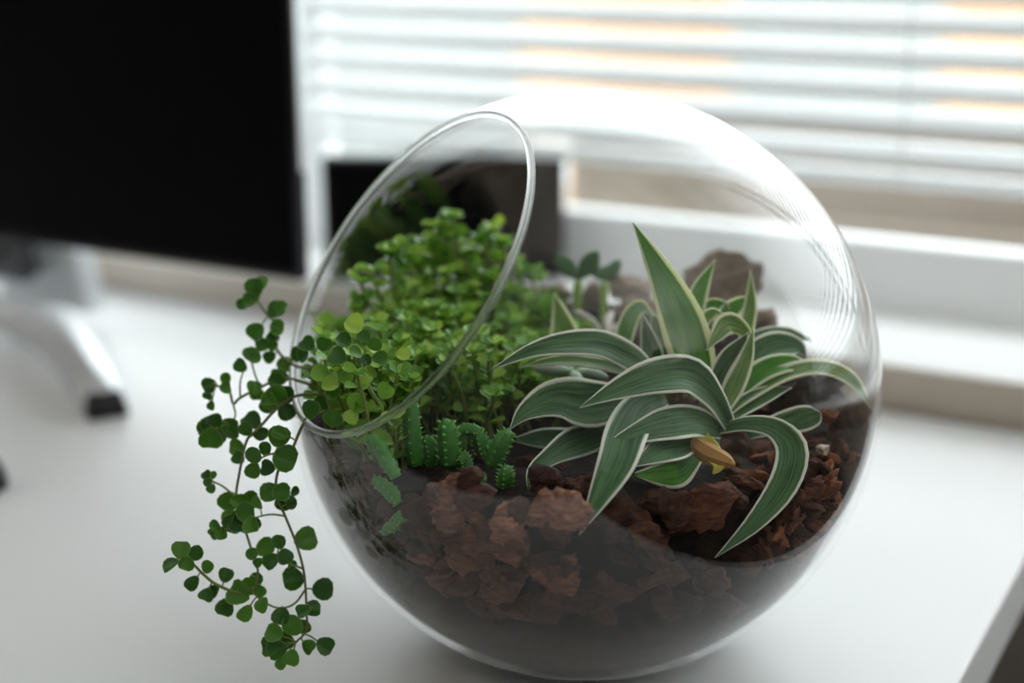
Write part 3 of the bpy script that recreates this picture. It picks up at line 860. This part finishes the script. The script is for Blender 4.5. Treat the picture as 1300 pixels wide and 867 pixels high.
LB = [
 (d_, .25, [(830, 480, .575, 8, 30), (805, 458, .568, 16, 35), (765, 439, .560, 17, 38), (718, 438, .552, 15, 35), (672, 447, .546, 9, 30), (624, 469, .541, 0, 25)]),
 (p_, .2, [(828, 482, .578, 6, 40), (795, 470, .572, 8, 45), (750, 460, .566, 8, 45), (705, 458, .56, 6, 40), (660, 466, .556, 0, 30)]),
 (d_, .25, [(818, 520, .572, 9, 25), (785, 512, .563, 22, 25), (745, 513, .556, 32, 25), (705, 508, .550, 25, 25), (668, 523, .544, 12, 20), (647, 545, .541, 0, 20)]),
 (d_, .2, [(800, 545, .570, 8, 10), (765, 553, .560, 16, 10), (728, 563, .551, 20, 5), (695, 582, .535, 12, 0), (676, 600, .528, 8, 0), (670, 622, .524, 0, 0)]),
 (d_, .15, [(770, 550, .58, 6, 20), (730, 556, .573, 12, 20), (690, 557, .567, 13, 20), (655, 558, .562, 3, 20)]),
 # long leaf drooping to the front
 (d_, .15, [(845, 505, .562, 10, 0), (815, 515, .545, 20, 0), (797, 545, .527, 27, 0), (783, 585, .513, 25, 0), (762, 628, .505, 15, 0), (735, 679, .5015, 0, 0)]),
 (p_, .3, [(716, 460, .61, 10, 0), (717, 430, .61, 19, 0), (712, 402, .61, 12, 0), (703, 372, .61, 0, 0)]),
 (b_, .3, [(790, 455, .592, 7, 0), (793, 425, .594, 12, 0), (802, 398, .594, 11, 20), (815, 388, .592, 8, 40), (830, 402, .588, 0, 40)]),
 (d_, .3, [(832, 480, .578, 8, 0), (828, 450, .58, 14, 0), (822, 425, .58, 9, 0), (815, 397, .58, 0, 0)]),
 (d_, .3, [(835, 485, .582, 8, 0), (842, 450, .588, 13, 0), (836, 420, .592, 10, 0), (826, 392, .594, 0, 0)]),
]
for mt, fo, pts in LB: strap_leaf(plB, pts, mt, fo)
# dry yellow stub at the foot of the taller plant
pts = [at(884, 562, .541), at(893, 572, .535), at(908, 581, .530), at(922, 586, .527), at(933, 590, .526)]
V, F = tube_vf(catmull(pts, 9), [.0026, .0034, .004, .0042, .004, .0036, .003, .002, .0006], 7)
tag(mesh_obj('leaf_stub', V, F, 'stub', plA, smooth=False), 'dry yellow-brown leaf stub')
strap_leaf(plA, [(890, 545, .55, 5, 0), (893, 560, .541, 11, 0), (903, 572, .533, 12, 0), (912, 590, .526, 8, 0), (905, 602, .526, 1, 0)], 'stub_yellow', .2, 'dry_leaf')

# ------------------------------------------------------------------ spiny succulent stems
sucl = empty('spiny_succulent', tuple(soil_hit(590, 590)), 'dark green spiny finger-like succulent stems beside the bark chunks', 'succulent')
def spiny(pts, hw, seed):
    r = random.Random(seed)
    P = catmull([at(*p) for p in pts], 14)
    L = len(P); k = pts[0][2]/FPX
    n = 10; V, F = [], []
    T = np.gradient(P, axis=0); T /= np.linalg.norm(T, axis=1, keepdims=True)
    a = np.cross(T[0], FW); a /= np.linalg.norm(a)
    teeth = []
    for i in range(L):
        f = i/(L-1)
        rad = hw*k*(.78+.22*math.sin(math.pi*min(f*1.2, 1)))*(math.sqrt(max(1-max(f-.72, 0)**2/.28**2, 0)) if f > .72 else 1)+.0001
        a = a-T[i]*(a@T[i]); a /= np.linalg.norm(a); b = np.cross(T[i], a)
        for j in range(n):
            t = 2*math.pi*j/n
            rr = rad*(1.12 if j % 2 == 0 else .80)
            V.append(P[i]+rr*(math.cos(t)*a+math.sin(t)*b))
            if j % 2 == 0 and i % 2 == (j//2) % 2 and 0 < i < L-1: teeth.append((V[-1], (math.cos(t)*a+math.sin(t)*b), T[i], hw*k))
    for i in range(L-1):
        for j in range(n): F.append((i*n+j, i*n+(j+1) % n, (i+1)*n+(j+1) % n, (i+1)*n+j))
    F += [tuple(range(n-1, -1, -1)), tuple((L-1)*n+j for j in range(n))]
    s = mesh_obj('stem', keep_in(V), F, 'cactus', sucl); LOCS[s.name] = LOCS[sucl.name]
    V, F = [], []
    for c, d, t, h in teeth:
        q = len(V); e = np.cross(d, t); g = h*.34
        V += [c-d*g*.4+e*g*.6, c-d*g*.4-e*g*.6, c-d*g*.4+t*g*.7, c-d*g*.4-t*g*.7, c+d*g*1.0+t*g*.7]
        F += [(q, q+2, q+4), (q+2, q+1, q+4), (q+1, q+3, q+4), (q+3, q, q+4)]
    mesh_obj('teeth', keep_in(V), F, 'cactus_tip', s, smooth=False)['kind'] = 'stuff'
sp_list = [([(528, 590, .535), (524, 550, .532), (523, 503, .531)], 11), ([(571, 590, .535), (570, 560, .532), (566, 531, .530)], 14),
           ([(616, 580, .54), (611, 562, .538), (606, 543, .537)], 10), ([(622, 590, .537), (636, 566, .534), (648, 545, .533)], 12),
           ([(641, 622, .528), (643, 606, .525), (643, 590, .524)], 10), ([(608, 622, .528), (609, 610, .526), (609, 599, .525)], 8),
           ([(588, 570, .54), (582, 548, .538), (602, 546, .537), (612, 556, .537)], 8),
           ([(545, 590, .54), (548, 572, .538), (540, 552, .537)], 10), ([(592, 600, .535), (590, 585, .533), (584, 574, .532)], 9)]
for i, (pts, hw) in enumerate(sp_list): spiny(pts, hw, i)
for i, (q, hw) in enumerate([([(503, 606), (492, 584), (477, 562), (464, 557)], 9), ([(506, 640), (492, 620), (472, 607)], 9), ([(512, 650), (503, 662), (485, 678)], 9)]):
    spiny([(x, y, glass_front(x, y)+.0046) for x, y in q], hw, 50+i)

# ------------------------------------------------------------------ jade sprouts and pale succulent at the back
def ellip(parent, c, axis, side, L, W, T, material, name='leaf', cup=.0):
    axis = axis/np.linalg.norm(axis); side = side-axis*(side@axis); side /= np.linalg.norm(side); nn = np.cross(axis, side)
    V, F = [], []; nu, nv = 12, 10
    for i in range(nv+1):
        f = i/nv; rad = math.sin(math.pi*f)**.8 if 0 < f < 1 else .001
        rad *= (.6+.4*f)*1.15
        for j in range(nu):
            t = 2*math.pi*j/nu
            V.append(c+axis*(L*f)+side*(W*rad*math.cos(t))+nn*(T*rad*math.sin(t)+cup*L*(f-.5)**2))
    for i in range(nv):
        for j in range(nu): F.append((i*nu+j, i*nu+(j+1) % nu, (i+1)*nu+(j+1) % nu, (i+1)*nu+j))
    F += [tuple(range(nu-1, -1, -1)), tuple(nv*nu+j for j in range(nu))]
    return mesh_obj(name, keep_in(V), F, material, parent)
for sx, sy, D, lb, leaves in ((733, 392, .652, 'taller jade sprout with three dark oval leaves on a pale green stem', ((708, 326, 17), (757, 322, 18), (742, 340, 10))),
                              (766, 394, .658, 'shorter jade sprout with small oval leaves, next to the taller sprout', ((786, 332, 13), (748, 336, 12), (768, 338, 9)))):
    base = at(sx, sy, D)
    js = empty('jade_sprout', tuple(base), lb, 'succulent')
    V, F = tube_vf(catmull([base-np.array([0, 0, .012]), at(sx, sy-14, D), at(sx+2, sy-36, D)], 7), [.0022, .0021, .002, .002, .0021, .0022, .0018], 9)
    mesh_obj('stem', V, F, 'jade_stem', js)
    top = at(sx+2, sy-38, D)
    for x, y, w in leaves:
        tip = at(x, y, D+rng.uniform(-.006, .006))
        ellip(js, top-(tip-top)*.08, tip-top, RT*(y-(sy-38))+UP*(x-sx-2), np.linalg.norm(tip-top)*1.2, w*.72*D/FPX, .0013, 'jade')
gs = empty('pale_succulent', tuple(at(765, 425, .64)), 'pale pinkish-grey succulent with fat pointed leaves behind the variegated plants', 'succulent')
c0 = at(768, 425, .632)
for x, y, w, D in ((728, 394, 15, .628), (790, 412, 10, .64), (752, 442, 11, .62), (800, 436, 9, .625), (775, 395, 9, .65), (735, 425, 9, .62)):
    tip = at(x, y, D); ellip(gs, c0, tip-c0, np.cross(tip-c0, FW+.6*UP), np.linalg.norm(tip-c0)*1.05, w*.62*D/FPX, .0022, 'ghost', cup=.2)
g2 = empty('pale_succulent', tuple(at(722, 475, .585)), 'pale grey-green plump succulent leaves under the left arching leaf', 'succulent')
c0 = at(727, 470, .583)
for x, y, w, D in ((676, 466, 13, .575), (770, 478, 12, .59), (735, 486, 9, .575), (712, 452, 8, .595)):
    tip = at(x, y, D); ellip(g2, c0, tip-c0, np.cross(tip-c0, FW+.5*UP), np.linalg.norm(tip-c0)*1.05, w*.75*D/FPX, .003, 'ghost_green', cup=.1)

# ------------------------------------------------------------------ creeping plant with small round leaves
cp = empty('creeping_plant', tuple(soil_hit(520, 500)), 'bushy creeping plant with tiny round leaves trailing over the globe rim', 'plant')
def leaf_vf(shape):
    """small obovate cupped leaf, unit length along +Y from the stalk, face +Z"""
    V = [(0, .45, -.06)]; UV = [(0, 0)]; n = 12
    for ring, rr in ((1, .6), (2, 1.0)):
        for j in range(n):
            t = 2*math.pi*j/n
            x, y = math.sin(t)*.5*shape[0], -math.cos(t)*.5
            x *= (1+.22*y/.5)                       # wider toward the tip
            if ring == 2 and j == n//2: y -= .05*shape[1]
            V.append((x*rr, .5+y*rr, shape[2]*rr*rr*(abs(x)*1.2)+shape[3]*(y*rr)**2-.02)); UV.append((.0+rr*.999, 0))
    F = []
    for j in range(n):
        j2 = (j+1) % n
        F.append((0, 1+j, 1+j2)); F.append((1+j, 1+n+j, 1+n+j2, 1+j2))
    return np.array(V), F, UV
SHAPES = [(1.0, 1.0, .35, -.25), (.92, .6, .2, -.35), (1.08, 1.3, .5, -.15), (.8, .3, .45, -.2)]
LM = []; LM_SHADE = []
for i, s in enumerate(SHAPES):
    V, F, UV = leaf_vf(s)
    me = bpy.data.meshes.new('leaf'); me.from_pydata(V.tolist(), [], F)
    l = me.uv_layers.new(name='UVMap'); idx = np.empty(len(me.loops), int); me.loops.foreach_get('vertex_index', idx)
    l.data.foreach_set('uv', np.array(UV, float)[idx].ravel())
    me.polygons.foreach_set('use_smooth', [True]*len(me.polygons)); me.materials.append(M['pilea'])
    LM.append((me, V, F, UV))
    mo = me.copy(); mo.materials.clear(); mo.materials.append(M['pilea_shade']); LM_SHADE.append(mo)  # same leaf mesh with the shade-darkened colour
cploc = np.array(LOCS[cp.name])
def leaf_basis(axis, nrm):
    axis = axis/np.linalg.norm(axis); nrm = nrm-axis*(nrm@axis); nrm /= max(np.linalg.norm(nrm), 1e-6)
    return np.stack([np.cross(axis, nrm), axis, nrm], 1)
ind_count = 0
def leaf_obj(base, axis, nrm, size, in_shade=False):
    global ind_count
    me = rng.choice(LM)[0] if not in_shade else rng.choice(LM_SHADE)
    B = leaf_basis(axis, nrm)*size
    o = bpy.data.objects.new('leaf', me); COL.objects.link(o); o.parent = cp
    b = base-cploc
    o.matrix_local = Matrix(((B[0, 0], B[0, 1], B[0, 2], b[0]), (B[1, 0], B[1, 1], B[1, 2], b[1]), (B[2, 0], B[2, 1], B[2, 2], b[2]), (0, 0, 0, 1)))
    ind_count += 1
def outside(P, margin=.0045):
    d = P-GC; l = np.linalg.norm(d)
    return GC+d*max(1, (GR+margin)/l)
# --- strands hanging outside
STR = [
 [(420, 520, .552), (397, 528, .553), (384, 540, .552), (370, 572, .55), (353, 598, .55), (351, 628, .552), (362, 655, .552), (376, 690, .552), (385, 722, .552), (388, 748, .552), (389, 775, .55), (389, 800, .55), (376, 815, .548)],
 [(410, 500, .565), (375, 503, .566), (350, 520, .562), (325, 548, .56), (313, 560, .56), (304, 600, .56), (300, 632, .558), (308, 662, .556), (318, 694, .555), (327, 722, .554), (325, 744, .553)],
 [(325, 744, .553), (303, 752, .552), (275, 742, .55), (257, 728, .549), (244, 715, .548), (230, 708, .547)],
 [(400, 470, .58), (370, 462, .583), (350, 440, .585), (352, 415, .586), (338, 398, .587), (325, 378, .588)],
 [(400, 490, .575), (360, 480, .577), (330, 492, .575), (305, 505, .572), (296, 512, .572), (290, 495, .572), (270, 488, .57)],
 [(296, 512, .572), (298, 530, .568), (280, 542, .565), (268, 545, .564)],
 [(362, 655, .552), (345, 653, .553), (328, 656, .554), (312, 662, .556)],
 [(388, 748, .552), (374, 766, .551), (355, 772, .55), (335, 764, .55), (318, 750, .552)],
 [(300, 632, .558), (284, 618, .558), (268, 610, .557)],
 [(312, 676, .556), (298, 672, .556), (278, 672, .555)],
 [(330, 492, .575), (322, 470, .577), (318, 452, .578)],
 [(305, 505, .572), (305, 485, .573), (310, 468, .575)],
 [(351, 575, .55), (338, 578, .55), (325, 586, .55)],
 [(385, 722, .552), (370, 716, .552), (352, 706, .552)],
]
for i, s in enumerate(STR):
    P = catmull([at(*p) for p in s], 6*len(s))
    rad = .00066 if i < 5 else .00045
    V, F = tube_vf(P, np.linspace(rad, rad*.7, len(P)), 6)
    mesh_obj('strand', V, F, 'stem_brown' if i in (0, 1, 3, 4) else 'stem', cp)
TR = """216 717 11;230 698 11;248 702 11;236 715 9;244 740 10;264 720 8;287 730 9;262 755 9;273 751 8;286 771 11;311 778 11;304 752 14;315 745 11;329 750 9;325 736 9;333 768 10;
319 703 8;328 714 7;336 695 13;345 713 11;355 688 9;362 707 10;371 717 6;372 736 13;388 684 14;410 748 13;357 782 11;385 775 10;396 774 11;348 803 11;371 794 14;385 796 10;343 821 11;352 826 12;362 817 12;
370 835 10;357 842 8;391 821 9;413 819 11;297 665 12;321 666 10;267 556 13;272 545 10;260 543 10;293 544 12;300 568 9;302 582 8;322 578 11;321 597 10;340 594 9;336 570 9;354 554 13;362 582 15;
263 603 6;271 603 5;264 612 6;268 620 6;289 636 12;304 636 11;318 634 10;328 638 9;291 658 11;304 662 13;311 650 12;324 664 8;344 625 14;357 625 11;375 625 6;370 638 8;359 638 10;274 667 8;272 676 7;282 677 8;
324 365 12;332 360 9;319 380 11;309 386 9;350 393 11;359 392 9;325 421 11;352 416 9;347 427 8;317 449 9;323 454 8;334 441 10;342 453 8;347 440 7;305 464 9;266 490 9;265 502 6;268 515 6;287 481 8;286 492 7;
322 492 9;327 500 8;342 507 8;352 477 9;319 535 12;355 550 10;266 540 12;261 545 10;273 535 10;276 553 11;291 540 10;296 548 9;350 504 15;364 523 11;354 480 11;373 480 10;312 545 9;330 552 9;338 516 9;372 500 11;362 462 10;378 450 10"""
NODES = np.array([(p[0], p[1], p[2]) for s in STR for p in catmull(np.array(s, float), 5*len(s))])
def trail_leaf(x, y, hw, D=None, face=.55):
    i = np.argmin((NODES[:, 0]-x)**2+(NODES[:, 1]-y)**2)
    nx, ny, nD = NODES[i]
    D = D or nD+rng.uniform(-.004, .004)
    c = at(x, y, D)
    ax = (x-nx)*RT-(y-ny)*UP
    if np.linalg.norm(ax) < 3: ax = rng.uniform(-1, 1)*RT-UP*rng.uniform(-1, 1)
    ax = ax/np.linalg.norm(ax)+FW*rng.uniform(-.35, .35)
    nrm = -FW+face*np.array([rng.uniform(-1, 1), rng.uniform(-1, 1), rng.uniform(-.3, 1)])
    size = 2*hw*1.12*D/FPX
    ax /= np.linalg.norm(ax)
    base = c-ax*size*.5
    if x < 383: base = outside(base, .002) if (base-GC)@ON < OH else base
    base[2] = max(base[2], .004)
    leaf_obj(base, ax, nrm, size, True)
    q = at(nx, ny, nD)
    if np.linalg.norm(q-base) > .0008:
        v, f = tube_vf([base+ax*.0004, (q+base)/2+np.array([0, 0, .0004]), q], .00033, 4); n = len(PV); PV.extend(v); PF.extend([tuple(k+n for k in g) for g in f])
PV, PF = [], []
for t in TR.replace('\n', '').split(';'):
    x, y, h = map(float, t.split()); trail_leaf(x, y, h)
mesh_obj('petioles', PV, PF, 'stem', cp)['kind'] = 'stuff'
# sharp leaves standing in the opening
IN = [(449, 412, 13, .535), (436, 432, 11, .535), (462, 427, 10, .533), (476, 438, 11, .533), (428, 452, 14, .532), (452, 447, 10, .531), (465, 457, 8, .532), (482, 454, 11, .536),
      (461, 485, 10, .531), (490, 497, 11, .531), (454, 512, 14, .535), (476, 516, 12, .537), (407, 474, 13, .542), (393, 480, 12, .545), (419, 488, 12, .54), (424, 499, 11, .54), (395, 520, 13, .545), (424, 531, 12, .536),
      (390, 437, 11, .56), (411, 437, 10, .556), (386, 452, 10, .562), (445, 530, 11, .536), (408, 512, 11, .548), (438, 478, 11, .545), (500, 470, 11, .545), (512, 450, 10, .55)]
for x, y, h, D in IN: 
    c = at(x, y, D); ax = RT*rng.uniform(-1, 1)+UP*rng.uniform(-.2, 1)+FW*rng.uniform(-.4, .4); ax /= np.linalg.norm(ax)
    nrm = -FW*.9+np.array([0, 0, .6])+.35*np.array([rng.uniform(-1, 1), rng.uniform(-1, 1), 0]); size = 2.0*h*D/FPX
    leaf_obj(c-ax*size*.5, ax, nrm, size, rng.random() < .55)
V, F = tube_vf(catmull([at(452, 440, .536), at(457, 462, .534), at(468, 490, .533), at(484, 520, .536), at(492, 548, .545)], 16), .0009, 7)
mesh_obj('strand', V, F, 'stem', cp)
V, F = tube_vf(catmull([at(412, 470, .545), at(414, 500, .546), at(425, 530, .55), at(440, 560, .56)], 12), .0008, 7)
mesh_obj('strand', V, F, 'stem', cp)
# --- the mound inside
heads = []
tall = [(566, 268, .655), (556, 285, .652), (545, 305, .65), (572, 300, .65), (480, 285, .645), (462, 302, .64), (492, 312, .64), (440, 330, .63), (625, 292, .66), (640, 312, .655), (612, 305, .66), (655, 335, .66), (672, 345, .665), (560, 330, .65), (520, 325, .645), (590, 325, .655), (686, 395, .645), (660, 375, .65), (425, 345, .625)]
for x, y, D in tall:
    h = at(x, y, D); g = h-GC; gl_ = np.linalg.norm(g)
    if gl_ > GI-.013: h = GC+g*(GI-.013)/gl_
    b = np.array([h[0]*.8, h[1]*.8, 0]); b[2] = soil_z(b[0], b[1])
    heads.append((b, h, 1.35))
n_try = 0
while len(heads) < 340 and n_try < 20000:
    n_try += 1
    s = rng.uniform(-.112, -.004); g = rng.uniform(-.105, .085)
    b = RT*s+GH*g
    if math.hypot(b[0], b[1]) > .106: continue
    if g < -.035 and s > -.07: continue
    if s > -.02 and rng.random() < .5: continue
    if s > -.026 and g < -.012: continue
    b[2] = soil_z(b[0], b[1])
    hh = rng.uniform(.020, .046)*(1-.35*max(0, (s+.06)/.06))
    h = b+np.array([0, 0, hh])+RT*rng.uniform(-.012, .010)+GH*rng.uniform(-.012, .010)
    d = h-GC; l = np.linalg.norm(d)
    if l > GI-.006 and d@ON < OH-.002: h = GC+d*(GI-.006)/l
    heads.append((b, h, 1.0))
cand = []      # (base, axis, normal, size)
SV, SF = [], []
def add_tube(pts, rad):
    global SV, SF
    v, f = tube_vf(pts, rad, 4, False); n = len(SV); SV += list(v); SF += [tuple(i+n for i in q) for q in f]
for b, h, sc_ in heads:
    mid = (b+h)/2+np.array([rng.uniform(-.004, .004), rng.uniform(-.004, .004), .003])
    P = catmull([b, mid, h], 9)
    add_tube(P, .00065*sc_)
    T = np.gradient(P, axis=0); T /= np.linalg.norm(T, axis=1, keepdims=True)
    ph = rng.uniform(0, 6.28)
    for i in (3, 5, 7):
        ph += 1.57
        for k in range(2):
            t = ph+math.pi*k+rng.uniform(-.4, .4)
            out = np.array([math.cos(t), math.sin(t), rng.uniform(.1, .7)])
            sz = rng.uniform(.0042, .0066)*sc_
            cand.append((P[i]+out*.001, out, np.array([0, 0, 1])+.4*T[i]+.5*np.array([rng.uniform(-1, 1), rng.uniform(-1, 1), 0])-.3*FW, sz))
    for k in range(5):
        t = ph+2*math.pi*k/5+rng.uniform(-.3, .3)
        out = np.array([math.cos(t), math.sin(t), rng.uniform(.15, .8)])
        cand.append((h+out*.0004, out, np.array([0, 0, 1])-.35*FW+.4*np.array([rng.uniform(-1, 1), rng.uniform(-1, 1), 0]), rng.uniform(.0035, .0062)*sc_))
good = []
for c in cand:
    tip = c[0]+c[1]/np.linalg.norm(c[1])*c[3]
    bad = False
    for q in (c[0], tip):
        d = q-GC
        if np.linalg.norm(d) > GI-.001 and d@ON < OH: bad = True
    if not bad: good.append(c)
order = sorted(range(len(good)), key=lambda i: depth_of(good[i][0])-.6*good[i][0][2]-4*good[i][3])
n_ind = 300-ind_count
V, F, UV = [], [], []
for rank, i in enumerate(order):
    b, ax, nr_, sz = good[i]
    if rank < n_ind: leaf_obj(b, ax, nr_, sz)
    else:
        _, lv, lf, luv = rng.choice(LM)
        W = b+(lv*sz)@leaf_basis(ax, nr_).T; n = len(V)
        V += W.tolist(); F += [tuple(q+n for q in f) for f in lf]; UV += luv
fo = mesh_obj('foliage', V, F, 'pilea', cp, uv=UV); fo['kind'] = 'stuff'
ss = mesh_obj('small_stems', SV, SF, 'stem', cp); ss['kind'] = 'stuff'
print('leaf objects', ind_count, 'foliage leaves', len(good)-n_ind)
